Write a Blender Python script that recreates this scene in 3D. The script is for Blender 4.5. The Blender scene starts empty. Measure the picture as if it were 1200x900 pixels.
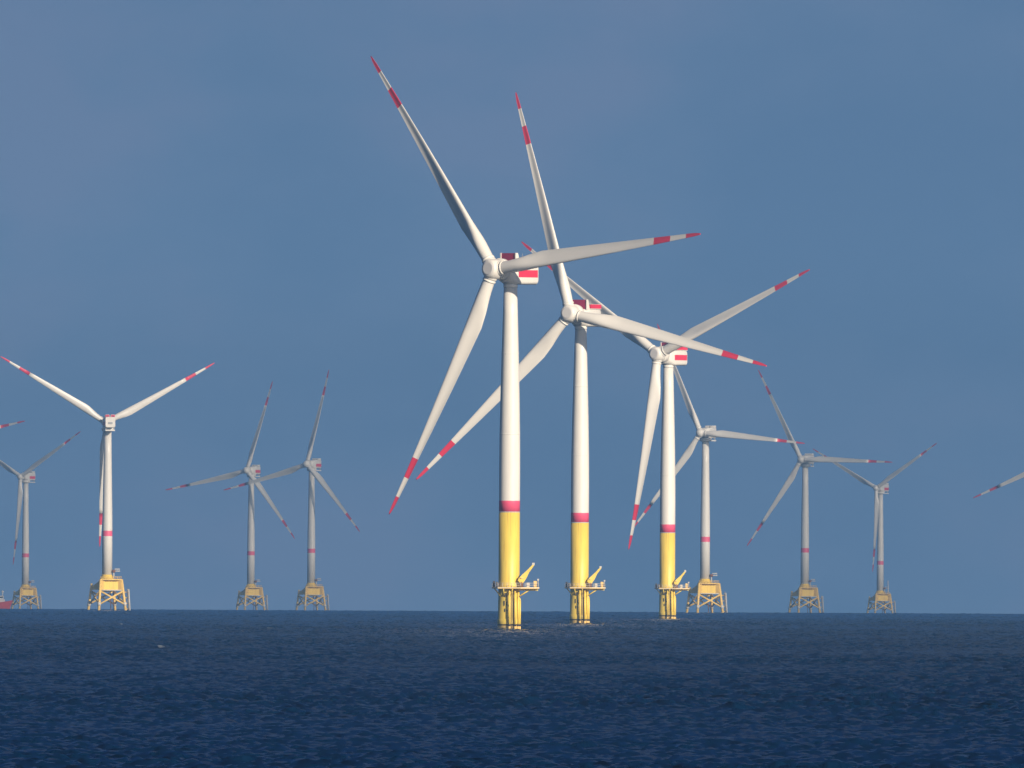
import bpy, bmesh, math, random
import numpy as np
from mathutils import Matrix, Vector

random.seed(7)
scene = bpy.context.scene
COL = scene.collection
R = math.radians
RE = 7.4e6                       # effective earth radius (with refraction), metres
EYE = 16.6                       # eye height on the ferry deck

# ------------------------------------------------------------------ camera
cam = bpy.data.objects.new('camera', bpy.data.cameras.new('camera'))
COL.objects.link(cam)
cam.data.sensor_width = 36.0
cam.data.lens = 28560.0 / 1200.0 * 36.0
cam.data.clip_start = 1.0
cam.data.clip_end = 80000.0
pitch = (656.5 - 450.0) / 28560.0
cam.matrix_world = (Matrix.Translation((0, 0, EYE)) @ Matrix.Rotation(math.pi / 2 + pitch, 4, 'X')
                    @ Matrix.Rotation(0.005, 4, 'Z'))
scene.camera = cam

# ------------------------------------------------------------------ sky, sun, exposure
SUN_AZ, SUN_EL = 35.0, 19.0      # degrees to the right of straight behind the camera, height
BANK = 6.0
world = bpy.data.worlds.new('World')
scene.world = world
world.use_nodes = True
wn, wl = world.node_tree.nodes, world.node_tree.links
wn.clear()
w_out = wn.new('ShaderNodeOutputWorld')
w_bg = wn.new('ShaderNodeBackground')
w_bg.inputs['Strength'].default_value = 0.055
sky = wn.new('ShaderNodeTexSky')
sky.sky_type = 'NISHITA'
sky.sun_disc = False
sky.sun_elevation = R(SUN_EL)
sky.sun_rotation = R(180.0 - SUN_AZ)
sky.air_density = 0.6
sky.dust_density = 1.0
sky.ozone_density = 3.0
# a far, thin bank of blue-grey cloud: mutes the sky and gives it soft patches
geo = wn.new('ShaderNodeTexCoord')
mp = wn.new('ShaderNodeMapping')
mp.inputs['Scale'].default_value = (70, 70, 120)
mp.inputs['Location'].default_value = (3.1, 0.4, 1.7)
nz = wn.new('ShaderNodeTexNoise')
nz.inputs['Scale'].default_value = 1.0
nz.inputs['Detail'].default_value = 5.0
nz.inputs['Roughness'].default_value = 0.5
cr = wn.new('ShaderNodeValToRGB')
cr.color_ramp.elements[0].position = 0.37
cr.color_ramp.elements[0].color = (0.235, 0.452, 0.815, 1)
cr.color_ramp.elements[1].position = 0.66
cr.color_ramp.elements[1].color = (0.328, 0.512, 0.872, 1)
el = cr.color_ramp.elements.new(0.52)
el.color = (0.272, 0.486, 0.850, 1)
bank = wn.new('ShaderNodeVectorMath')
bank.operation = 'SCALE'
bank.inputs['Scale'].default_value = BANK
wl.new(geo.outputs['Generated'], mp.inputs['Vector'])
wl.new(mp.outputs['Vector'], nz.inputs['Vector'])
wl.new(nz.outputs['Fac'], cr.inputs['Fac'])
wl.new(cr.outputs['Color'], bank.inputs[0])
sep = wn.new('ShaderNodeSeparateXYZ')
wl.new(geo.outputs['Generated'], sep.inputs['Vector'])
up = wn.new('ShaderNodeMapRange')                # the bank thins out some ten degrees up
up.interpolation_type = 'SMOOTHSTEP'
up.inputs['From Min'].default_value = 0.022
up.inputs['From Max'].default_value = 0.08
wl.new(sep.outputs['Z'], up.inputs['Value'])
side = wn.new('ShaderNodeMapRange')              # and it stands only on the side away from the sun
side.interpolation_type = 'SMOOTHSTEP'
side.inputs['From Min'].default_value = 0.5
side.inputs['From Max'].default_value = -0.2
wl.new(sep.outputs['Y'], side.inputs['Value'])
mxm = wn.new('ShaderNodeMath')
mxm.operation = 'MAXIMUM'
wl.new(up.outputs['Result'], mxm.inputs[0])
wl.new(side.outputs['Result'], mxm.inputs[1])
tint = wn.new('ShaderNodeMix')                   # deep blue above the bank, plain sky on the sun's side
tint.data_type = 'RGBA'
tint.inputs[6].default_value = (0.09, 0.36, 0.74, 1)
tint.inputs[7].default_value = (1, 1, 1, 1)
wl.new(side.outputs['Result'], tint.inputs[0])
mul = wn.new('ShaderNodeMix')
mul.data_type = 'RGBA'
mul.blend_type = 'MULTIPLY'
mul.inputs[0].default_value = 1.0
wl.new(sky.outputs['Color'], mul.inputs[6])
wl.new(tint.outputs[2], mul.inputs[7])
fin = wn.new('ShaderNodeMix')
fin.data_type = 'RGBA'
wl.new(mxm.outputs[0], fin.inputs[0])
wl.new(bank.outputs['Vector'], fin.inputs[6])
wl.new(mul.outputs[2], fin.inputs[7])
wl.new(fin.outputs[2], w_bg.inputs['Color'])
wl.new(w_bg.outputs['Background'], w_out.inputs['Surface'])

sun = bpy.data.objects.new('sun', bpy.data.lights.new('sun', 'SUN'))
COL.objects.link(sun)
sun.data.energy = 4.7
sun.data.angle = R(0.5)
sun.data.color = (1.0, 0.86, 0.68)
sd = Vector((math.sin(R(SUN_AZ)) * math.cos(R(SUN_EL)), -math.cos(R(SUN_AZ)) * math.cos(R(SUN_EL)), math.sin(R(SUN_EL))))
sun.rotation_euler = sd.to_track_quat('Z', 'Y').to_euler()

scene.view_settings.view_transform = 'Standard'
scene.view_settings.look = 'None'
scene.view_settings.exposure = 0.25
scene.view_settings.gamma = 1.0
scene.view_settings.use_curve_mapping = False
scene.render.engine = 'CYCLES'
scene.cycles.use_denoising = True
scene.cycles.denoising_prefilter = 'ACCURATE'
scene.cycles.max_bounces = 6
scene.cycles.diffuse_bounces = 2
scene.cycles.glossy_bounces = 3
scene.cycles.volume_bounces = 0
scene.cycles.transparent_max_bounces = 8


# ------------------------------------------------------------------ materials
def paint(name, col, rough=0.4, var=0.06, streak=0.0, streak_col=(0.25, 0.14, 0.06)):
    m = bpy.data.materials.new(name)
    m.use_nodes = True
    n, l = m.node_tree.nodes, m.node_tree.links
    b = n['Principled BSDF']
    b.inputs['Roughness'].default_value = rough
    tc = n.new('ShaderNodeTexCoord')
    mpn = n.new('ShaderNodeMapping')
    mpn.inputs['Scale'].default_value = (0.5, 0.5, 0.12)
    no = n.new('ShaderNodeTexNoise')
    no.inputs['Scale'].default_value = 1.0
    no.inputs['Detail'].default_value = 5.0
    ra = n.new('ShaderNodeValToRGB')
    ra.color_ramp.elements[0].position = 0.3
    ra.color_ramp.elements[1].position = 0.7
    ra.color_ramp.elements[0].color = (*[c * (1 - var) for c in col], 1)
    ra.color_ramp.elements[1].color = (*[min(1, c * (1 + var * 0.5)) for c in col], 1)
    l.new(tc.outputs['Object'], mpn.inputs['Vector'])
    l.new(mpn.outputs['Vector'], no.inputs['Vector'])
    l.new(no.outputs['Fac'], ra.inputs['Fac'])
    out = ra.outputs['Color']
    if streak > 0:
        mp2 = n.new('ShaderNodeMapping')
        mp2.inputs['Scale'].default_value = (2.2, 2.2, 0.10)
        n2 = n.new('ShaderNodeTexNoise')
        n2.inputs['Scale'].default_value = 1.0
        n2.inputs['Detail'].default_value = 3.0
        r2 = n.new('ShaderNodeValToRGB')
        r2.color_ramp.elements[0].position = 0.56
        r2.color_ramp.elements[0].color = (0, 0, 0, 1)
        r2.color_ramp.elements[1].position = 0.75
        r2.color_ramp.elements[1].color = (streak, streak, streak, 1)
        mx = n.new('ShaderNodeMix')
        mx.data_type = 'RGBA'
        mx.inputs[7].default_value = (*streak_col, 1)
        l.new(tc.outputs['Object'], mp2.inputs['Vector'])
        l.new(mp2.outputs['Vector'], n2.inputs['Vector'])
        l.new(n2.outputs['Fac'], r2.inputs['Fac'])
        l.new(r2.outputs['Color'], mx.inputs[0])
        l.new(out, mx.inputs[6])
        out = mx.outputs[2]
    l.new(out, b.inputs['Base Color'])
    return m


M = {
    'white': paint('white_paint', (0.79, 0.755, 0.69), 0.38, 0.05, 0.10, (0.45, 0.42, 0.38)),
    'blade': paint('blade_gelcoat', (0.79, 0.755, 0.69), 0.34, 0.03),
    'cap': paint('nose_cap_grey', (0.66, 0.63, 0.60), 0.5, 0.04),
    'red': paint('signal_red', (0.72, 0.03, 0.075), 0.45, 0.08),
    'pink': paint('lightened_band_red', (0.86, 0.10, 0.20), 0.45, 0.06),  # the signal red, with brighter light and haze put into its colour
    'crimson': paint('radiator_crimson', (0.30, 0.004, 0.05), 0.7, 0.15),
    'yellow': paint('signal_yellow', (0.87, 0.635, 0.095), 0.46, 0.10, 0.5, (0.42, 0.20, 0.04)),
    'amber': paint('jacket_top_amber', (0.93, 0.62, 0.06), 0.5, 0.10, 0.35, (0.40, 0.17, 0.05)),
    'deckside': paint('platform_yellow', (0.84, 0.58, 0.20), 0.5, 0.10, 0.3, (0.38, 0.17, 0.06)),
    'jacket': paint('jacket_yellow', (0.90, 0.60, 0.14), 0.5, 0.10, 0.35, (0.38, 0.17, 0.06)),
    'pale': paint('pale_galvanised', (0.62, 0.58, 0.50), 0.5, 0.10),
    'rust': paint('rusty_brown', (0.22, 0.085, 0.04), 0.8, 0.25),
    'growth': paint('marine_growth', (0.05, 0.035, 0.025), 0.9, 0.3),
    'grey': paint('grey_paint', (0.36, 0.37, 0.38), 0.5, 0.10),
    'dark': paint('dark_fitting_lettering', (0.06, 0.045, 0.03), 0.7, 0.2),
    'hull': paint('hull_red', (0.62, 0.045, 0.035), 0.45, 0.10),
    'bluehull': paint('boot_blue', (0.03, 0.10, 0.30), 0.45, 0.10),
    'glass': paint('bridge_glass', (0.02, 0.03, 0.04), 0.1, 0.1),
}


# ------------------------------------------------------------------ mesh helpers
class MB:
    """collects shapes with material slots; build() links them as one mesh object"""

    def __init__(self):
        self.bm = bmesh.new()
        self.mats = []

    def mi(self, key):
        if key not in self.mats:
            self.mats.append(key)
        return self.mats.index(key)

    def rings(self, rings, mats, cap0=True, cap1=True, smooth=True):
        """rings: list of lists of points; mats: one key per gap"""
        vs = [[self.bm.verts.new(p) for p in r] for r in rings]
        n = len(vs[0])
        for i in range(len(vs) - 1):
            mid = self.mi(mats if isinstance(mats, str) else mats[i])
            for k in range(n):
                f = self.bm.faces.new((vs[i][k], vs[i][(k + 1) % n], vs[i + 1][(k + 1) % n], vs[i + 1][k]))
                f.material_index = mid
                f.smooth = smooth
        if cap0:
            f = self.bm.faces.new(list(reversed(vs[0])))
            f.material_index = self.mi(mats if isinstance(mats, str) else mats[0])
        if cap1:
            f = self.bm.faces.new(vs[-1])
            f.material_index = self.mi(mats if isinstance(mats, str) else mats[-1])

    def lathe(self, prof, mats, n=40, axis='Z', c=(0, 0, 0), smooth=True):
        """prof: (radius, height) pairs"""
        rings = []
        for r, h in prof:
            ring = []
            for k in range(n):
                a = 2 * math.pi * k / n
                if axis == 'Z':
                    p = (r * math.cos(a), r * math.sin(a), h)
                else:
                    p = (r * math.cos(a), h, -r * math.sin(a))
                ring.append((p[0] + c[0], p[1] + c[1], p[2] + c[2]))
            rings.append(ring)
        self.rings(rings, mats, smooth=smooth)

    def tube(self, a, b, r, mat, r2=None, n=10):
        a, b = Vector(a), Vector(b)
        d = (b - a).normalized()
        u = d.orthogonal().normalized()
        v = d.cross(u)
        r2 = r if r2 is None else r2
        rings = [[p + (u * math.cos(2 * math.pi * k / n) + v * math.sin(2 * math.pi * k / n)) * q for k in range(n)]
                 for p, q in ((a, r), (b, r2))]
        self.rings(rings, mat)

    def box(self, lo, hi, mat, mtx=None, bevel=0.0):
        x0, y0, z0 = lo
        x1, y1, z1 = hi
        b2 = bmesh.new()
        P = [(x0, y0, z0), (x1, y0, z0), (x1, y1, z0), (x0, y1, z0), (x0, y0, z1), (x1, y0, z1), (x1, y1, z1), (x0, y1, z1)]
        v = [b2.verts.new(p) for p in P]
        for q in ((3, 2, 1, 0), (4, 5, 6, 7), (0, 1, 5, 4), (1, 2, 6, 5), (2, 3, 7, 6), (3, 0, 4, 7)):
            b2.faces.new([v[i] for i in q])
        if bevel > 0:
            bmesh.ops.bevel(b2, geom=b2.edges[:], offset=bevel, segments=2, affect='EDGES', profile=0.6)
        mid = self.mi(mat)
        mp_ = {}
        for vv in b2.verts:
            co = vv.co if mtx is None else mtx @ vv.co
            mp_[vv] = self.bm.verts.new(co)
        for f in b2.faces:
            g = self.bm.faces.new([mp_[vv] for vv in f.verts])
            g.material_index = mid
        b2.free()

    def prism(self, poly, z0, z1, mat):
        self.rings([[(x, y, z0) for x, y in poly], [(x, y, z1) for x, y in poly]], mat, smooth=False)

    def build(self, name, parent=None):
        bmesh.ops.recalc_face_normals(self.bm, faces=self.bm.faces[:])
        me = bpy.data.meshes.new(name)
        self.bm.to_mesh(me)
        self.bm.free()
        for k in self.mats:
            me.materials.append(M[k])
        o = bpy.data.objects.new(name, me)
        COL.objects.link(o)
        if parent is not None:
            o.parent = parent
        return o


def thing(name, label, cat, loc, group=None):
    o = bpy.data.objects.new(name, None)
    COL.objects.link(o)
    o.empty_display_size = 4
    o.location = loc
    o['label'] = label
    o['category'] = cat
    if group:
        o['group'] = group
    return o


# ------------------------------------------------------------------ the sea: one curved sheet past the horizon
def ocean_tile(N, L, lam_hi, lam_lo, hs, seed, wind_deg, spread=4.0, lam_peak=34.0):
    rng = np.random.default_rng(seed)
    k1 = 2 * np.pi * np.fft.fftfreq(N, L / N)
    kx, ky = np.meshgrid(k1, k1, indexing='ij')
    k = np.hypot(kx, ky)
    k[0, 0] = 1e-9
    kp = 2 * np.pi / lam_peak
    S = np.exp(-1.25 * (kp / k) ** 2) * k ** -4.0
    w = np.radians(wind_deg)
    c = (kx * np.cos(w) + ky * np.sin(w)) / k
    S *= np.abs(c) ** spread * 0.85 + 0.15
    lam = 2 * np.pi / k
    S *= 1 / (1 + (lam / lam_hi) ** 6) / (1 + (lam_lo / lam) ** 6)
    S[0, 0] = 0
    H = (rng.normal(size=(N, N)) + 1j * rng.normal(size=(N, N))) * np.sqrt(S)
    h = np.fft.ifft2(H).real
    sc = hs / 4 / h.std()
    dx = np.fft.ifft2(-1j * kx / k * H).real * sc
    dy = np.fft.ifft2(-1j * ky / k * H).real * sc
    sx = np.fft.ifft2(1j * kx * H).real * sc
    sy = np.fft.ifft2(1j * ky * H).real * sc
    print('tile', L, 'slope rms', sx.std(), sy.std())
    return tuple(a.astype(np.float32) for a in (h * sc, dx, dy, sx, sy))


def sample(tile, L, x, y):
    N = tile.shape[0]
    u = (x / L * N) % N
    v = (y / L * N) % N
    i = np.floor(u).astype(np.int64)
    j = np.floor(v).astype(np.int64)
    fu = u - i
    fv = v - j
    i %= N
    j %= N
    i2 = (i + 1) % N
    j2 = (j + 1) % N
    return (tile[i, j] * (1 - fu) * (1 - fv) + tile[i2, j] * fu * (1 - fv) + tile[i, j2] * (1 - fu) * fv + tile[i2, j2] * fu * fv)


def build_sea():
    fine = np.concatenate([np.arange(-4.0, -1.46, 0.04), np.linspace(-1.45, 1.45, 760), np.arange(1.49, 4.03, 0.04)])
    left = -4.0 - np.cumsum(np.geomspace(0.08, 14, 36))
    left = left[left > -178]
    ang = np.concatenate([left[::-1], fine, -left])
    r0 = np.geomspace(3, 1700, 50)[:-1]
    r1 = [1700.0]
    while r1[-1] < 17500:
        r1.append(r1[-1] + max(0.8, r1[-1] * 0.00046))
    r2 = np.linspace(r1[-1] + 40, 20000, 30)
    rr = np.concatenate([r0, np.array(r1), r2])
    A, D = np.meshgrid(np.radians(ang), rr, indexing='xy')      # rows = distance
    X = D * np.sin(A)
    Y = D * np.cos(A)
    fade = np.clip((3.95 - np.abs(np.degrees(A))) / 0.5, 0, 1) * np.clip((D - 1700) / 60, 0, 1)
    L1, L2, L3 = 743.0, 211.0, 61.0
    T1 = ocean_tile(1024, L1, 90, 3.5, 0.55, 3, 76, 2.0, 11.0)
    T2 = ocean_tile(1024, L2, 4.5, 0.7, 0.62, 5, 80, 2.0)
    T3 = ocean_tile(512, L3, 1.8, 0.3, 0.22, 8, 84, 3.0)
    short = np.clip(1.15 - D / 14000, 0.35, 1)
    z = sample(T1[0], L1, X, Y) + sample(T2[0], L2, X, Y) * short + sample(T3[0], L3, X, Y) * short
    # wind patches: the chop is livelier in some places than in others
    gust = sample(ocean_tile(256, 5200.0, 2600, 260, 4.0, 11, 20, 1.0, 900)[0], 5200.0, X, Y)
    patch = sample(ocean_tile(256, 640.0, 240, 30, 4.0, 17, 10, 1.0, 110)[0], 640.0, X, Y)
    lively = np.clip(1 + 0.28 * gust + 0.30 * patch, 0.35, 1.9)
    ch = 1.1
    ox = (sample(T1[1], L1, X, Y) + sample(T2[1], L2, X, Y) * short) * ch
    oy = (sample(T1[2], L1, X, Y) + sample(T2[2], L2, X, Y) * short) * ch
    crest = sample(T1[0], L1, X, Y) + sample(T2[0], L2, X, Y) * 0.25 + gust * 0.02
    lim = np.quantile(crest[(D > 3000) & (D < 14000) & (fade > 0.9)], 1 - 2.5e-5)
    X2 = X + ox * fade
    Y2 = Y + oy * fade * np.clip(1.3 - D / 9000, 0, 1)
    Z = z * fade * (1 + 0.12 * np.clip(gust, -2, 2)) - D * D / (2 * RE)
    ragged = np.clip(0.55 + sample(T3[0], L3, X, Y) * 9, 0, 1)
    foam = np.clip((crest - lim) / 0.12, 0, 0.7) * ragged * (fade > 0.5) * np.clip((D - 3600) / 1200, 0, 1)
    # broken water washing round the three piles
    for px, py in ((-0.56, 6970), (22.77, 8098), (60.80, 9482)):
        dd = np.hypot(X - px - 0.8, (Y - py) * 0.8)
        foam = np.maximum(foam, np.exp(-np.clip(dd - 3.2, 0, 60) / 2.2) * np.clip(ragged * 1.3 - 0.35, 0, 1) * 0.4)
    nr, nc = D.shape
    co = np.empty((nr * nc, 3), np.float32)
    co[:, 0], co[:, 1], co[:, 2] = X2.ravel(), Y2.ravel(), Z.ravel()
    i = np.arange(nr - 1)[:, None] * nc
    j = np.arange(nc)[None, :]
    jn = (j + 1) % nc
    q = np.stack([i + j, i + nc + j, i + nc + jn, i + jn], -1).reshape(-1, 4)[:, ::-1].astype(np.int32)
    me = bpy.data.meshes.new('sea')
    me.vertices.add(len(co))
    me.vertices.foreach_set('co', co.ravel())
    me.loops.add(q.size)
    me.loops.foreach_set('vertex_index', q.ravel())
    me.polygons.add(len(q))
    me.polygons.foreach_set('loop_start', np.arange(0, q.size, 4, dtype=np.int32))
    me.polygons.foreach_set('use_smooth', np.ones(len(q), bool))
    me.update(calc_edges=True)
    if me.polygons[len(q) // 2].normal.z < 0:
        me.flip_normals()
    # true wave slopes: the sheet's own facets are too coarse to hold the short chop
    sx = (sample(T1[3], L1, X, Y) + (sample(T2[3], L2, X, Y) + sample(T3[3], L3, X, Y)) * lively) * fade
    sy = (sample(T1[4], L1, X, Y) + (sample(T2[4], L2, X, Y) + sample(T3[4], L3, X, Y)) * lively) * fade
    nv = np.stack([-sx, -sy, np.ones_like(sx)], -1)
    nv /= np.linalg.norm(nv, axis=-1, keepdims=True)
    at = me.attributes.new('wave_normal', 'FLOAT_VECTOR', 'POINT')
    at.data.foreach_set('vector', nv.ravel().astype(np.float32))
    at = me.attributes.new('foam', 'FLOAT', 'POINT')
    at.data.foreach_set('value', foam.ravel().astype(np.float32))
    print('sea verts', len(co), 'foam frac', float((foam > 0.3).mean()))
    m = bpy.data.materials.new('sea_water')
    m.use_nodes = True
    n, l = m.node_tree.nodes, m.node_tree.links
    b = n['Principled BSDF']
    b.inputs['Roughness'].default_value = 0.4
    b.inputs['IOR'].default_value = 1.333
    a = n.new('ShaderNodeAttribute')
    a.attribute_name = 'foam'
    mx = n.new('ShaderNodeMix')
    mx.data_type = 'RGBA'
    mx.inputs[6].default_value = (0.0003, 0.015, 0.050, 1)
    mx.inputs[7].default_value = (0.62, 0.66, 0.68, 1)
    l.new(a.outputs['Fac'], mx.inputs[0])
    l.new(mx.outputs[2], b.inputs['Base Color'])
    mr = n.new('ShaderNodeMath')
    mr.operation = 'MULTIPLY_ADD'
    mr.inputs[1].default_value = 0.4
    mr.inputs[2].default_value = SEA_ROUGH
    l.new(a.outputs['Fac'], mr.inputs[0])
    l.new(mr.outputs[0], b.inputs['Roughness'])
    wnm = n.new('ShaderNodeAttribute')
    wnm.attribute_name = 'wave_normal'
    l.new(wnm.outputs['Vector'], b.inputs['Normal'])
    me.materials.append(m)
    o = bpy.data.objects.new('sea', me)
    COL.objects.link(o)
    o['kind'] = 'structure'


SEA_ROUGH = 0.21
build_sea()

# ------------------------------------------------------------------ the hazy air
hz = MB()
hz.box((-20600, -20600, -29.5), (20600, 20600, 187.0), 'white')
haze = hz.build('haze')
haze['kind'] = 'stuff'
hm = bpy.data.materials.new('haze_air')
hm.use_nodes = True
hn = hm.node_tree.nodes
hn.remove(hn['Principled BSDF'])
pv = hn.new('ShaderNodeVolumePrincipled')
pv.inputs['Color'].default_value = (0.265, 0.57, 1.0, 1)
pv.inputs['Density'].default_value = 2.6e-5
pv.inputs['Anisotropy'].default_value = 0.0
hm.node_tree.links.new(pv.outputs['Volume'], hn['Material Output'].inputs['Volume'])
haze.data.materials.clear()
haze.data.materials.append(hm)
hm.cycles.homogeneous_volume = True


# ------------------------------------------------------------------ an unseen thin cloud, put in and shaped to weaken the sun on far turbines
def build_shade_cloud():
    rng = np.random.default_rng(4)
    xs = np.linspace(-900, 5600, 40)
    ys = np.linspace(9120, 18600, 60)
    bm = bmesh.new()
    t = ocean_tile(64, 9000.0, 6000, 500, 1.6, 21, 30, 0.5, 2500)[0]
    top, bot = [], []
    for x in xs:
        rt, rb = [], []
        for y in ys:
            ex = min(1, (x - xs[0]) / 900, (xs[-1] - x) / 900)
            ey = min(1, max(0, (y - ys[0]) / 2200), (ys[-1] - y) / 900)
            n = float(sample(t, 9000.0, np.array([x]), np.array([y]))[0])
            th = 330 * max(0.004, ex * ey * (1 + 0.35 * n))
            rt.append(bm.verts.new((x, y, 1500 + th * 0.75)))
            rb.append(bm.verts.new((x, y, 1500 - th * 0.25)))
        top.append(rt)
        bot.append(rb)
    nx, ny = len(xs), len(ys)
    for i in range(nx - 1):
        for j in range(ny - 1):
            bm.faces.new((top[i][j], top[i + 1][j], top[i + 1][j + 1], top[i][j + 1]))
            bm.faces.new((bot[i][j], bot[i][j + 1], bot[i + 1][j + 1], bot[i + 1][j]))
    for i in range(nx - 1):
        bm.faces.new((top[i][0], bot[i][0], bot[i + 1][0], top[i + 1][0]))
        bm.faces.new((top[i][-1], top[i + 1][-1], bot[i + 1][-1], bot[i][-1]))
    for j in range(ny - 1):
        bm.faces.new((top[0][j], top[0][j + 1], bot[0][j + 1], bot[0][j]))
        bm.faces.new((top[-1][j], bot[-1][j], bot[-1][j + 1], top[-1][j + 1]))
    bmesh.ops.recalc_face_normals(bm, faces=bm.faces[:])
    me = bpy.data.meshes.new('shade_cloud')
    bm.to_mesh(me)
    bm.free()
    o = bpy.data.objects.new('shade_cloud', me)
    COL.objects.link(o)
    o['kind'] = 'stuff'
    m = bpy.data.materials.new('shade_cloud_vapour')
    m.use_nodes = True
    n = m.node_tree.nodes
    n.remove(n['Principled BSDF'])
    v = n.new('ShaderNodeVolumePrincipled')
    v.inputs['Color'].default_value = (0.97, 0.98, 1.0, 1)
    v.inputs['Density'].default_value = 1.25e-3
    v.inputs['Anisotropy'].default_value = 0.5
    m.node_tree.links.new(v.outputs['Volume'], n['Material Output'].inputs['Volume'])
    m.cycles.homogeneous_volume = True
    me.materials.append(m)


build_shade_cloud()


# ------------------------------------------------------------------ rotor blade (span = +Z, upwind = -Y, leading edge = +X)
def blade_mesh(Rt, root_d, cmax, r_max, pitch0, twist, bend, bands):
    mb = MB()
    NP = 28
    t_red2, t_white, t_red1 = bands
    cuts = [Rt - t_red1, Rt - t_red1 - t_white, Rt - t_red1 - t_white - t_red2]
    rs = sorted(set([1.6, 3.2, 4.6, 6.5, 8.5, 10.5, 12.5, r_max, r_max + 3, r_max + 7]
                    + list(np.linspace(r_max + 12, Rt - 3, 16)) + cuts + [Rt - 1.6, Rt - 0.7, Rt - 0.2]))
    rings = []
    for r in rs:
        if r <= r_max:
            u = max(0.0, min(1.0, (r - 3.7) / (r_max - 3.7)))
            u = u * u * (3 - 2 * u)
            c = root_d + (cmax - root_d) * u
        else:
            u = 1.0
            v = (r - r_max) / (Rt - r_max)
            c = cmax * ((1 - v) ** 0.98 * 0.84 + 0.16)
        if r > Rt - 2.5:
            c = max(0.2, c * max(0.02, (Rt - r) / 2.5) ** 0.4)
        v = max(0.0, (r - r_max) / (Rt - r_max))
        tc = 1.0 + (0.38 - 1.0) * u if r <= r_max else 0.38 - 0.20 * min(1, v * 1.8)
        be = R(pitch0 + twist * (1 - min(1.0, max(0, (r - 6)) / (Rt - 6))) ** 1.6)
        ax = 0.5 + (0.33 - 0.5) * u
        yb = -bend * (r / Rt) ** 2
        ring = []
        for k in range(NP):
            th = 2 * math.pi * k / NP
            # circle section
            cx = 0.5 - 0.5 * math.cos(th)
            cy = 0.5 * math.sin(th)
            # airfoil section (x from LE 0 to TE 1), y>0 = suction side (downwind)
            x = cx
            yt = 5 * (0.2969 * math.sqrt(x) - 0.126 * x - 0.3516 * x * x + 0.2843 * x ** 3 - 0.1030 * x ** 4)
            cam_ = 0.045 * 4 * x * (1 - x) - 0.08 * max(0.0, (x - 0.5) / 0.5) ** 2
            fy = (1 if math.sin(th) >= 0 else -1) * yt * tc * 0.98 + cam_
            px = (ax - x) * c
            py = (cy * (1 - u) + fy * u) * c
            # chord towards LE = (cos, -sin) in (X, Y); suction normal = (sin, cos)
            X = px * math.cos(be) + py * math.sin(be)
            Y = -px * math.sin(be) + py * math.cos(be)
            ring.append((X, Y + yb, r))
        rings.append(ring)
    mats = []
    for i in range(len(rs) - 1):
        mid = 0.5 * (rs[i] + rs[i + 1])
        if mid > cuts[0] or cuts[2] < mid < cuts[1]:
            mats.append('red')
        else:
            mats.append('blade')
    mb.rings(rings, mats)
    # root collar
    mb.lathe([(root_d * 0.5 - 0.04, 3.25), (root_d * 0.5 + 0.2, 3.3), (root_d * 0.5 + 0.2, 3.7), (root_d * 0.5 - 0.04, 3.75)], 'blade', 32)
    return mb


def rounded_section(w, h, rad, n=5):
    pts = []
    for cx, cz, a0 in ((w / 2 - rad, h / 2 - rad, 0), (-w / 2 + rad, h / 2 - rad, 90), (-w / 2 + rad, -h / 2 + rad, 180), (w / 2 - rad, -h / 2 + rad, 270)):
        for k in range(n + 1):
            a = R(a0 + 90 * k / n)
            pts.append((cx + rad * math.cos(a), cz + rad * math.sin(a)))
    return pts


def railing(mb, pts, z, h, mat, r=0.05, closed=True, step=1.5):
    n = len(pts)
    for i in range(n if closed else n - 1):
        a, b = Vector((*pts[i], 0)), Vector((*pts[(i + 1) % n], 0))
        ln = (b - a).length
        for q in (0.5, 1.0):
            mb.tube((a.x, a.y, z + h * q), (b.x, b.y, z + h * q), r * 0.8, mat, n=5)
        k = max(1, round(ln / step))
        for j in range(k + (0 if closed else 1)):
            p = a.lerp(b, j / k)
            mb.tube((p.x, p.y, z), (p.x, p.y, z + h), r, mat, n=5)


TILT = R(5)


def nacelle_frame(yaw):
    return Matrix.Rotation(-yaw, 4, 'Z')


# ------------------------------------------------------------------ turbine on a single yellow pile
H_M, L_M = 103.0, 8.0


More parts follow.
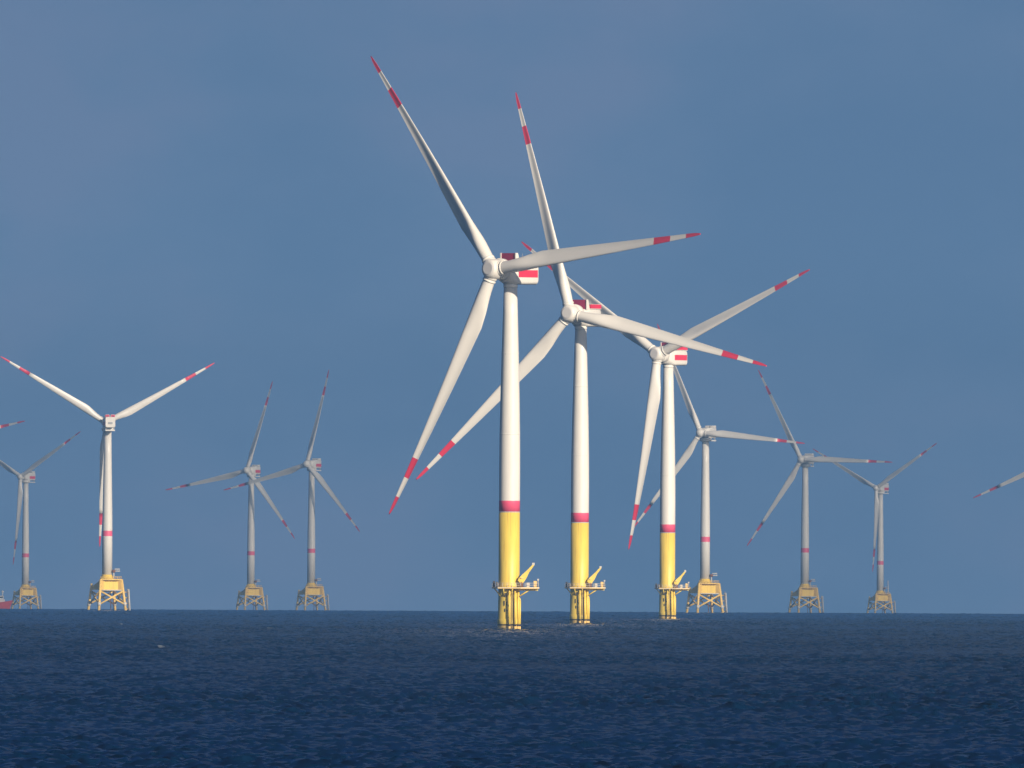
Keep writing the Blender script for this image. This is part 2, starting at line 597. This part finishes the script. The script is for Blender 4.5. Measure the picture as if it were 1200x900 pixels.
def make_monopile_turbine():
    t = thing('wind_turbine', '', 'wind turbine', (0, 0, 0))
    # tower
    mb = MB()
    mb.lathe([(3.04, 33.6), (3.04, 33.75)], 'white', 56)
    prof = [(3.0, 33.8), (3.0, 36.9), (3.0, 46), (2.93, 56), (2.72, 68), (2.45, 79), (2.15, 90), (1.9, 98.6)]
    mb.lathe(prof, ['pink'] + ['white'] * 6, 56)
    for z_, r_ in ((56, 2.955), (79, 2.475)):
        mb.lathe([(r_, z_ - 0.12), (r_ + 0.03, z_ - 0.1), (r_ + 0.03, z_ + 0.1), (r_, z_ + 0.12)], 'white', 56)
    mb.build('tower', t)
    # yellow foundation
    mb = MB()
    mb.lathe([(3.2, -7), (3.2, 1.15), (3.24, 1.2), (3.24, 1.6), (3.28, 1.75), (3.28, 3.0), (3.12, 3.1), (3.10, 8.2), (3.06, 8.4), (3.02, 12), (3.0, 33.55)],
             ['deckside', 'deckside', 'growth', 'yellow', 'yellow', 'yellow', 'yellow', 'yellow', 'yellow', 'yellow'], 56)
    fnd = mb.build('foundation', t)
    # platform deck: wider to the right of the tower
    mb = MB()
    poly = [(-4.9, -2.6), (-3.2, -4.9), (3.4, -5.2), (8.6, -3.6), (8.6, 3.4), (3.4, 4.9), (-3.2, 4.9), (-4.9, 2.6)]
    mb.prism(poly, 11.75, 12.2, 'deckside')
    mb.prism([(x * 1.015, y * 1.015) for x, y in poly], 11.95, 12.12, 'pale')
    for s in (-1, 1):
        mb.tube((2.4, 2.2 * s, 9.2), (6.4, 2.6 * s, 11.8), 0.2, 'yellow')
        mb.tube((-2.4, 2.0 * s, 9.6), (-4.2, 2.2 * s, 11.8), 0.16, 'yellow')
        mb.box((2.6, 2.3 * s - 0.12, 11.2), (8.3, 2.3 * s + 0.12, 11.75), 'yellow')
    mb.tube((0.6, -2.9, 9.6), (1.0, -4.9, 11.8), 0.16, 'yellow')
    mb.tube((-1.4, -2.7, 9.6), (-1.6, -4.7, 11.8), 0.16, 'yellow')
    mb.build('platform', t)
    mb = MB()
    railing(mb, [(x * 0.98, y * 0.98) for x, y in poly], 12.2, 1.15, 'pale', 0.07, True, 1.3)
    mb.build('railing', t)
    # equipment on the wide side of the platform
    mb = MB()
    mb.box((5.0, -2.6, 12.2), (5.9, -1.6, 13.5), 'pale', bevel=0.05)
    mb.build('equipment_cabinet', t)
    mb = MB()
    mb.box((7.0, -2.9, 12.2), (8.0, -1.9, 14.0), 'deckside', bevel=0.05)
    mb.build('equipment_cabinet', t)
    mb = MB()
    mb.tube((8.3, -3.2, 12.2), (8.3, -3.2, 14.6), 0.09, 'pale')
    mb.box((8.05, -3.35, 14.1), (8.55, -3.05, 14.6), 'pale')
    mb.build('lamp_post', t)
    mb = MB()
    mb.box((-4.6, -2.3, 12.2), (-4.0, -1.4, 13.9), 'dark', bevel=0.04)
    mb.build('navigation_light', t)
    mb = MB()
    mb.box((-3.7, -3.7, 12.2), (-3.3, -3.3, 13.7), 'dark', bevel=0.04)
    mb.build('navigation_light', t)
    # davit crane
    mb = MB()
    mb.tube((3.5, -3.0, 12.2), (3.5, -3.0, 14.6), 0.62, 'rust', 0.5, 14)
    mb.lathe([(0.75, 14.6), (0.75, 15.0)], 'deckside', 16, c=(3.5, -3.0, 0))
    cr_ = mb.build('crane', t)
    mb = MB()
    a, b = Vector((2.7, -3.0, 13.9)), Vector((6.9, -3.0, 18.7))
    d = (b - a).normalized()
    u = Vector((-d.z, 0, d.x))
    secs = []
    for q, hh, ww in ((0.0, 0.45, 0.5), (0.10, 0.92, 0.55), (0.34, 0.78, 0.45), (0.62, 0.42, 0.32), (1.0, 0.25, 0.24)):
        p = a.lerp(b, q)
        off = -u * hh * 0.45
        secs.append([tuple(p + off + u * sx * hh + Vector((0, sy * ww, 0))) for sx, sy in ((-1, -1), (1, -1), (1, 1), (-1, 1))])
    mb.rings(secs, 'yellow', smooth=False)
    mb.box((b.x - 0.35, -3.3, b.z - 0.2), (b.x + 0.4, -2.7, b.z + 0.5), 'pale', bevel=0.08)
    mb.build('boom', cr_)
    # boat landing: two fender tubes with a ladder, on the sunny front
    mb = MB()
    for x in (0.15, 1.75):
        y = -math.sqrt(max(0.1, 3.2 ** 2 - x * x)) - 0.9
        mb.tube((x, y, -3), (x, y, 1.0), 0.29, 'deckside', n=14)
        mb.tube((x, y, 1.0), (x, y, 1.6), 0.29, 'growth', n=14)
        mb.tube((x, y, 1.6), (x, y, 10.6), 0.27, 'yellow', n=14)
        mb.tube((x, y, 10.6), (x * 0.95, y + 0.9, 11.5), 0.27, 'yellow', n=14)
        for z in (0.2, 3.6, 7.0, 10.2):
            mb.tube((x, y, z), (x * 0.9, y + 1.2, z + 0.2), 0.18, 'yellow')
    mb.tube((0.6, -3.85, 0), (0.6, -3.85, 11.7), 0.07, 'dark', n=6)
    mb.tube((1.25, -3.7, 0), (1.25, -3.7, 11.7), 0.07, 'dark', n=6)
    for k in range(36):
        z = 0.4 + k * 0.31
        mb.tube((0.6, -3.85, z), (1.25, -3.7, z), 0.035, 'dark', n=5)
    mb.build('boat_landing', t)
    # cable tubes and ladder cage on the right flank
    for az, r_, z1, q in ((-58, 3.4, 8.2, 0.36), (-38, 3.4, 11.2, 0.34), (-16, 3.3, 8.4, 0.26)):
        mb = MB()
        x, y = r_ * math.cos(R(az)), r_ * math.sin(R(az))
        mb.tube((x, y, -3), (x, y, 1.0), q, 'deckside', n=12)
        mb.tube((x, y, 1.0), (x, y, 1.6), q + 0.02, 'growth', n=12)
        mb.tube((x, y, 1.6), (x, y, z1), q, 'yellow', n=12)
        mb.tube((x, y, z1), (x * 0.93, y * 0.93, z1 + 0.7), q, 'yellow', n=12)
        for z in (1.0, 4.2, z1 - 0.5):
            mb.tube((x * 0.86, y * 0.86, z), (x, y, z), 0.14, 'rust')
        mb.build('cable_tube', t)
    for x, z, w, h_ in ((-0.95, 10.0, 0.5, 1.1), (-1.5, 10.3, 0.22, 0.9), (-1.3, 7.6, 0.28, 1.4), (-0.7, 7.5, 0.2, 1.0), (-1.15, 5.6, 0.24, 0.9), (-0.5, 5.6, 0.5, 0.25)):
        mb = MB()
        y = -math.sqrt(3.1 ** 2 - x * x)
        mb.box((x - w / 2, y - 0.16, z - h_ / 2), (x + w / 2, y + 0.1, z + h_ / 2), 'dark', bevel=0.03)
        mb.build('lettering_block', t)  # plain dark blocks standing in for lettering too blurred to read
    # ---- nacelle (local: front = -Y, turned to the wind)
    mb = MB()
    prof = []
    zc = -1.25

    def sec(y, w, h, rad, dz=0.0):
        return [(x, y, z + zc + dz) for x, z in rounded_section(w, h, rad)]
    S = [sec(-3.6, 5.0, 4.9, 2.2, 0.3), sec(-1.6, 5.6, 5.5, 1.6, 0.1), sec(0.0, 6.0, 5.9, 0.9), sec(8.9, 6.0, 5.9, 0.9), sec(9.4, 5.7, 5.5, 1.1), sec(9.8, 4.8, 4.5, 1.3)]
    mb.rings(S, 'white', smooth=True)
    nac = mb.build('nacelle', t)
    for f in nac.data.polygons:
        if len(f.vertices) > 4:
            f.use_smooth = False
    for s in (-1, 1):
        mb = MB()
        mb.box((3.0 * s - 0.012, -0.1, -2.2), (3.0 * s + 0.012, 8.9, -0.1), 'red')
        mb.build('side_stripe', nac)
    mb = MB()
    mb.lathe([(1.93, -5.2), (2.05, -4.9), (2.05, -4.0)], 'white', 40)
    mb.build('yaw_collar', nac)
    # cooler on the roof, crimson faces in white side fins
    mb = MB()
    mb.box((-2.55, -1.0, 1.6), (2.55, -0.55, 4.7), 'crimson')
    mb.build('radiator', nac)
    for s in (-1, 1):
        mb = MB()
        mb.rings([[(s * 2.56, -1.3, 1.3), (s * 2.56, 1.0, 1.3), (s * 2.56, -0.3, 4.75), (s * 2.56, -1.3, 4.75)],
                  [(s * 2.85, -1.3, 1.3), (s * 2.85, 1.0, 1.3), (s * 2.85, -0.3, 4.75), (s * 2.85, -1.3, 4.75)]], 'white', smooth=False)
        mb.build('radiator_fin', nac)
    # hoist platform with red screens on the rear roof
    mb = MB()
    mb.box((-2.95, 1.2, 1.62), (2.95, 9.4, 1.82), 'white')
    hp = mb.build('hoist_platform', nac)
    for s in (-1, 1):
        mb = MB()
        mb.box((2.98 * s - 0.06, 1.3, 1.83), (2.98 * s + 0.06, 9.3, 3.2), 'red')
        mb.box((2.98 * s - 0.08, 1.28, 3.2), (2.98 * s + 0.08, 9.4, 3.27), 'white')
        mb.build('screen', hp)
    mb = MB()
    mb.box((-2.9, 9.3, 1.83), (2.9, 9.42, 3.2), 'red')
    mb.build('screen', hp)
    for x, y in ((-2.4, 8.6), (2.4, 2.4)):
        mb = MB()
        mb.tube((x, y, 1.8), (x, y, 4.6), 0.06, 'grey', n=6)
        mb.build('antenna', hp)
    mb = MB()
    mb.lathe([(2.4, -5.95), (3.0, -5.8), (3.1, -5.5), (3.1, -3.9), (2.9, -3.5), (2.5, -3.3)], 'white', 48, axis='Y')
    gen = mb.build('generator', nac)
    gen.matrix_basis = Matrix.Translation((0, 0, -0.35)) @ Matrix.Rotation(-TILT, 4, 'X')
    # hub
    mb = MB()
    mb.lathe([(1.95, -2.75), (2.2, -2.7), (2.55, -2.2), (2.85, -1.3), (2.98, -0.2), (2.95, 0.9), (2.7, 1.8), (2.3, 2.2)], 'white', 48, axis='Y')
    mb.lathe([(1.5, -2.86), (1.9, -2.84), (2.0, -2.7)], 'cap', 40, axis='Y')
    for k in range(3):
        a = 2 * math.pi * k / 3
        mt = Matrix.Rotation(a, 4, 'Y')
        rings = []
        for r_, z_ in ((2.0, 1.3), (2.0, 2.7), (1.86, 2.9)):
            rings.append([tuple(mt @ Vector((r_ * math.cos(q), r_ * math.sin(q), z_))) for q in np.linspace(0, 2 * math.pi, 36, endpoint=False)])
        mb.rings(rings, 'white')
    mb.build('hub', t)
    bl = blade_mesh(77.0, 3.5, 5.0, 17.0, 10.0, 14.0, 3.5, (6.2, 6.0, 5.8))
    b0 = bl.build('blade', t)
    for k in range(2):
        b = b0.copy()
        COL.objects.link(b)
        b.parent = t
    return t


# ------------------------------------------------------------------ turbine on a four-legged lattice foundation
H_J, L_J = 101.0, 6.5
TH = R(22.4)


def make_jacket_turbine():
    t = thing('wind_turbine', '', 'wind turbine', (0, 0, 0))
    mb = MB()
    prof = [(2.75, 19.4), (2.72, 40.0), (2.72, 42.9), (2.6, 55), (2.35, 70), (2.1, 84), (1.95, 97.2)]
    mb.lathe(prof, ['white', 'pink'] + ['white'] * 4, 48)
    for z_, r_ in ((55, 2.62), (75, 2.29)):
        mb.lathe([(r_ - .02, z_ - 0.1), (r_ + 0.03, z_ - 0.08), (r_ + 0.03, z_ + 0.08), (r_ - .02, z_ + 0.1)], 'white', 48)
    mb.build('tower', t)

    def corner(k, z):
        rr = 10.9 - (10.9 - 8.6) * (z / 17.0)
        # camera-side corners: direction towards the camera is -Y
        a = TH + k * math.pi / 2
        return Vector((rr * math.cos(a), -rr * math.sin(a), z))
    # transition piece: central can, four arms and the deck
    mb = MB()
    mb.lathe([(3.4, 10.2), (4.3, 11.0), (4.3, 16.6), (3.6, 17.4), (3.0, 18.8), (2.78, 19.38)], 'amber', 40)
    for k in range(4):
        a = TH + k * math.pi / 2
        d = Vector((math.cos(a), -math.sin(a), 0))
        s = Vector((d.y, -d.x, 0)) * 0.9
        secs = []
        for q, z0, z1 in ((3.4, 11.2, 16.7), (6.0, 11.2, 16.6 if k < 2 else 14.6), (8.9, 11.2, 16.2 if k < 2 else 12.8)):
            secs.append([tuple(d * q - s + Vector((0, 0, z0))), tuple(d * q + s + Vector((0, 0, z0))), tuple(d * q + s + Vector((0, 0, z1))), tuple(d * q - s + Vector((0, 0, z1)))])
        mb.rings(secs, 'jacket', smooth=False)
    # plated front bay between the two sunny legs
    c0, c1 = corner(0, 14) * 0.86, corner(1, 14) * 0.86
    mb.rings([[(c0.x, c0.y, 11.0), (c1.x, c1.y, 11.0), (c1.x * .8, c1.y * .8, 11.0), (c0.x * .8, c0.y * .8, 11.0)],
              [(c0.x, c0.y, 15.6), (c1.x, c1.y, 15.6), (c1.x * .8, c1.y * .8, 15.6), (c0.x * .8, c0.y * .8, 15.6)]], 'amber', smooth=False)
    tp = mb.build('transition_piece', t)
    mb = MB()
    d0, d1 = corner(0, 17) * 1.0, corner(1, 17) * 1.0
    mb.rings([[(d0.x, d0.y, 16.75), (d1.x, d1.y, 16.75), (-2.0, 3.6, 16.75), (4.6, 3.4, 16.75)],
              [(d0.x, d0.y, 17.05), (d1.x, d1.y, 17.05), (-2.0, 3.6, 17.05), (4.6, 3.4, 17.05)]], 'jacket', smooth=False)
    mb.build('deck', tp)
    mb = MB()
    railing(mb, [(d1.x * .98, d1.y * .98), (d0.x * .98, d0.y * .98), (4.5, 3.2)], 17.05, 1.3, 'jacket', 0.11, False, 2.2)
    mb.build('railing', tp)
    # walkway low along the front bay
    mb = MB()
    e0, e1 = corner(0, 11) * 0.97, corner(1, 11) * 0.97
    mb.tube((e0.x, e0.y, 11.0), (e1.x, e1.y, 11.0), 0.32, 'pale')
    mb.tube((e0.x, e0.y, 16.6), (e1.x, e1.y, 16.6), 0.26, 'jacket')
    mb.build('girder', tp)
    for k in range(4):
        mb = MB()
        a, b = corner(k, 16.9 if k < 2 else 14.5), corner(k, -4.0)
        mb.tube(b, a, 0.78, 'jacket', 0.62, 14)
        m_ = corner(k, 4.6)
        mb.tube(corner(k, 2.6), m_, 0.95, 'pale', 0.95, 14)
        mb.build('leg', t)
    for k in range(4):
        for p, q in ((k, (k + 1) % 4), ((k + 1) % 4, k)):
            mb = MB()
            mb.tube(corner(p, 10.6), corner(q, 3.4), 0.46, 'jacket')
            mb.build('brace', t)
    # boat landing on the right, two fender tubes with ladder
    mb = MB()
    base = corner(0, 0) + Vector((1.9, 0.3, 0))
    for dx in (0.0, 1.5):
        mb.tube((base.x + dx * .45, base.y - dx, -3), (base.x + dx * .45 - 0.9, base.y - dx, 11.5), 0.32, 'pale')
    for z in (1, 4, 7, 10):
        mb.tube((base.x - .09 * z, base.y, z), tuple(corner(0, z)), 0.2, 'jacket')
        mb.tube((base.x - .09 * z, base.y, z), (base.x + .68 - .09 * z, base.y - 1.5, z), 0.14, 'jacket')
    for k in range(24):
        z = 0.6 + k * 0.5
        mb.tube((base.x - .09 * z + .1, base.y - .4, z), (base.x + .5 - .09 * z, base.y - 1.1, z), 0.05, 'jacket', n=5)
    mb.build('boat_landing', t)
    # hanging cable tubes inside the frame
    for x, y in ((2.2, 2.0), (4.0, 3.2)):
        mb = MB()
        mb.tube((x, y, -3), (x * .8, y * .8, 11.2), 0.22, 'rust')
        mb.build('cable_tube', t)
    # small service crane beside the tower foot
    mb = MB()
    mb.tube((3.6, -2.0, 17.0), (3.6, -2.0, 20.6), 0.35, 'pale')
    mb.lathe([(0.5, 20.4), (0.95, 20.7), (1.0, 21.6), (0.6, 22.0)], 'rust', 16, c=(3.6, -2.0, 0))
    cr_ = mb.build('crane', t)
    mb = MB()
    mb.box((4.2, -2.3, 21.0), (7.0, -1.7, 21.5), 'pale', bevel=0.05)
    mb.box((4.2, -2.3, 22.1), (6.8, -1.7, 22.6), 'pale', bevel=0.05)
    for x in (4.4, 5.5, 6.6):
        mb.box((x - .12, -2.12, 21.5), (x + .12, -1.88, 22.1), 'grey')
    mb.build('boom', cr_)

    # ---- nacelle
    mb = MB()
    zc = 0.1

    def sec(y, w, h, rad, dz=0.0):
        return [(x, y, z + zc + dz) for x, z in rounded_section(w, h, rad)]
    mb.rings([sec(-3.9, 4.4, 4.4, 2.1), sec(-2.2, 5.2, 5.2, 1.5), sec(0.0, 5.6, 5.8, 0.8), sec(7.9, 5.6, 5.8, 0.8), sec(8.5, 5.0, 5.2, 0.8)], 'white')
    nac = mb.build('nacelle', t)
    for s in (-1, 1):
        mb = MB()
        mb.box((2.8 * s - 0.012, 1.2, -1.6), (2.8 * s + 0.012, 7.9, 0.4), 'red')
        mb.build('side_stripe', nac)
    mb = MB()
    mb.lathe([(1.97, -4.75), (3.1, -4.6), (3.35, -4.0), (3.3, -2.7)], 'white', 36)
    mb.build('yaw_collar', nac)
    mb = MB()
    mb.box((-2.6, -2.0, -4.6), (2.6, 8.3, -3.9), 'white', bevel=0.15)
    for x in (-2.2, 2.2):
        mb.box((x - .2, 6.5, -3.95), (x + .2, 7.5, -2.7), 'grey')
    mb.build('service_tray', nac)
    mb = MB()
    mb.box((-1.2, 8.51, -0.9), (1.2, 8.58, 0.2), 'grey')
    mb.build('hatch', nac)
    for s in (-1, 1):
        mb = MB()
        mb.box((1.5 * s - 1.1, 4.6, 3.02), (1.5 * s + 1.1, 7.9, 4.2), 'white', bevel=0.06)
        mb.box((1.5 * s - 1.0, 7.91, 2.2), (1.5 * s + 1.0, 7.99, 4.1), 'red')
        mb.box((1.5 * s - .5, 7.995, 2.6), (1.5 * s + .5, 8.04, 3.7), 'crimson')
        mb.build('radiator', nac)
    mb = MB()
    mb.lathe([(0.4, -3.1), (1.3, -2.75), (2.0, -2.0), (2.35, -1.0), (2.45, 0.2), (2.4, 1.4), (2.15, 2.3)], 'white', 40, axis='Y')
    for k in range(3):
        mt = Matrix.Rotation(2 * math.pi * k / 3, 4, 'Y')
        rings = []
        for r_, z_ in ((1.7, 1.0), (1.7, 2.2), (1.6, 2.4)):
            rings.append([tuple(mt @ Vector((r_ * math.cos(q), r_ * math.sin(q), z_))) for q in np.linspace(0, 2 * math.pi, 30, endpoint=False)])
        mb.rings(rings, 'white')
    mb.build('hub', t)
    bl = blade_mesh(67.5, 2.9, 4.2, 14.0, 6.0, 15.0, 3.5, (6.2, 6.2, 6.0))
    b0 = bl.build('blade', t)
    for k in range(2):
        b = b0.copy()
        COL.objects.link(b)
        b.parent = t
    return t


def pose(t, X, d, yaw, az, mono):
    """stand the turbine on the curved sea, turn its nacelle and rotor"""
    t.location = (X, d, -(d * d + X * X) / (2 * RE))
    H, L = (H_M, L_M) if mono else (H_J, L_J)
    Rz = Matrix.Rotation(-R(yaw), 4, 'Z')
    k = 0
    for c in t.children:
        nm = c.name.split('.')[0]
        if nm == 'nacelle':
            c.matrix_basis = Matrix.Translation((0, 0, H)) @ Rz
        elif nm == 'hub':
            c.matrix_basis = Matrix.Translation((0, 0, H)) @ Rz @ Matrix.Translation((0, -L, 0)) @ Matrix.Rotation(-TILT, 4, 'X') @ Matrix.Rotation(R(az), 4, 'Y')
        elif nm == 'blade':
            c.matrix_basis = Matrix.Translation((0, 0, H)) @ Rz @ Matrix.Translation((0, -L, 0)) @ Matrix.Rotation(-TILT, 4, 'X') @ Matrix.Rotation(R(az + 120 * k), 4, 'Y')
            k += 1


def copy_tree(o, parent=None):
    c = o.copy()
    COL.objects.link(c)
    if parent is not None:
        c.parent = parent
    for ch in o.children:
        copy_tree(ch, c)
    return c


G_M = 'turbines on single yellow piles'
G_J = 'distant turbines on lattice foundations'
MONO = [  # X, distance, yaw, azimuth, label
    (-0.56, 6970, 37.6, 322.96, 'largest and nearest white wind turbine on a yellow pile, leftmost of the yellow-footed three'),
    (22.77, 8098, 26.07, 343.4, 'white wind turbine on a yellow pile, middle one of the three with yellow feet'),
    (60.80, 9482, 32.14, 304.9, 'smallest of the three yellow-footed wind turbines, one blade hanging almost straight down'),
]
JACK = [
    (-216.8, 13080, 170.0, 298.7, 'bright cream wind turbine seen from behind, rotor like a Y, on yellow lattice base'),
    (-367.72, 18453, 37.25, 59.58, 'faint hazy wind turbine beside the red ship at left, one blade hanging down'),
    (-187.27, 17539, 30.69, 17.51, 'hazy grey wind turbine, left one of the close pair, lower rotor with blade pointing left'),
    (-137.72, 16792, 31.87, 14.18, 'hazy grey wind turbine, right one of the close pair, its left blade crossing its neighbour'),
    (108.63, 13655, 26.67, 335.22, 'pale wind turbine on a lattice base just right of the smallest yellow-footed turbine'),
    (193.21, 16032, 24.95, 331.54, 'hazy grey wind turbine with one level blade pointing right, second lattice base from the right'),
    (294.20, 19425, 32.66, 57.73, 'smallest faint wind turbine on the rightmost lattice base, thin mast beside its foot'),
    (350.03, 15319, 28.65, 5.2, 'wind turbine out of frame with only a red-banded blade tip showing at the right edge'),
    (-350.26, 14890, 28.65, 78.3, 'wind turbine out of frame with only a red-banded blade tip showing at the left edge'),
]
proto = make_monopile_turbine()
copies = [proto] + [copy_tree(proto) for _ in MONO[1:]]
for t, (X, d, yaw, az, lab) in zip(copies, MONO):
    t['label'] = lab
    t['group'] = G_M
    pose(t, X, d, yaw, az, True)
proto = make_jacket_turbine()
copies = [proto] + [copy_tree(proto) for _ in JACK[1:]]
for t, (X, d, yaw, az, lab) in zip(copies, JACK):
    t['label'] = lab
    t['group'] = G_J
    pose(t, X, d, yaw, az, False)
    if X == 294.20:
        mb = MB()
        mb.tube((6.6, -2.5, 12.0), (6.2, -2.5, 27.5), 0.5, 'pale', 0.3)
        mb.build('mast', t)

# ------------------------------------------------------------------ the ship at the left edge
d = 17000.0
ship = thing('ship', 'red hulled ship with white wheelhouse at the left edge of the horizon', 'ship',
             (-356.6, d, -(d * d + 356.6 ** 2) / (2 * RE)))
mb = MB()                                             # bow towards +X
secs = []
for x, w0, w1, z0, z1 in ((-44, 4.2, 5.2, -2.5, 3.2), (-30, 5.6, 6.0, -2.5, 3.0), (-12, 5.6, 6.0, -2.5, 3.2), (-4, 4.0, 5.4, -2.5, 4.6), (2, 2.2, 4.2, -2.5, 5.2), (6, 0.9, 2.4, -2.2, 5.9), (9.2, 0.12, 0.4, -1.0, 6.5)):
    secs.append([(x - 2.5 * (1 if x > 5 else 0), -w0, z0), (x - 2.5 * (1 if x > 5 else 0), w0, z0), (x, w1, z1), (x, -w1, z1)])
mb.rings(secs, 'hull', smooth=False)
hull = mb.build('hull', ship)
for s in (-1, 1):
    mb = MB()
    mb.box((-43, s * 6.0 - 0.12, 2.2), (-9, s * 6.0 + 0.12, 2.6), 'dark')
    mb.build('fender', hull)
mb = MB()
mb.box((-12, -2.6, 3.2), (3.6, 2.6, 7.0), 'white', bevel=0.2)
mb.box((-9, -2.4, 7.0), (2.8, 2.4, 9.6), 'white', bevel=0.2)
whl = mb.build('wheelhouse', ship)
mb = MB()
mb.box((-8, -2.48, 8.0), (2.2, -2.4, 9.0), 'glass')
mb.build('window', whl)
mb = MB()
mb.box((2.75, -2.0, 8.0), (2.9, 2.0, 9.0), 'glass')
mb.build('window', whl)
mb = MB()
mb.tube((2.0, 0, 9.5), (2.0, 0, 12.6), 0.4, 'white', 0.25)
mb.box((1.5, -1.6, 10.8), (2.4, 1.6, 11.2), 'white', bevel=0.05)
mb.lathe([(0.1, 11.6), (0.8, 12.0), (0.9, 12.6), (0.3, 13.2)], 'white', 16, c=(2.0, 0, 0))
mb.build('mast', ship)
mb = MB()
mb.box((-24, -2, 3.0), (-18, 2, 7.5), 'hull', bevel=0.3)
mb.build('funnel', ship)
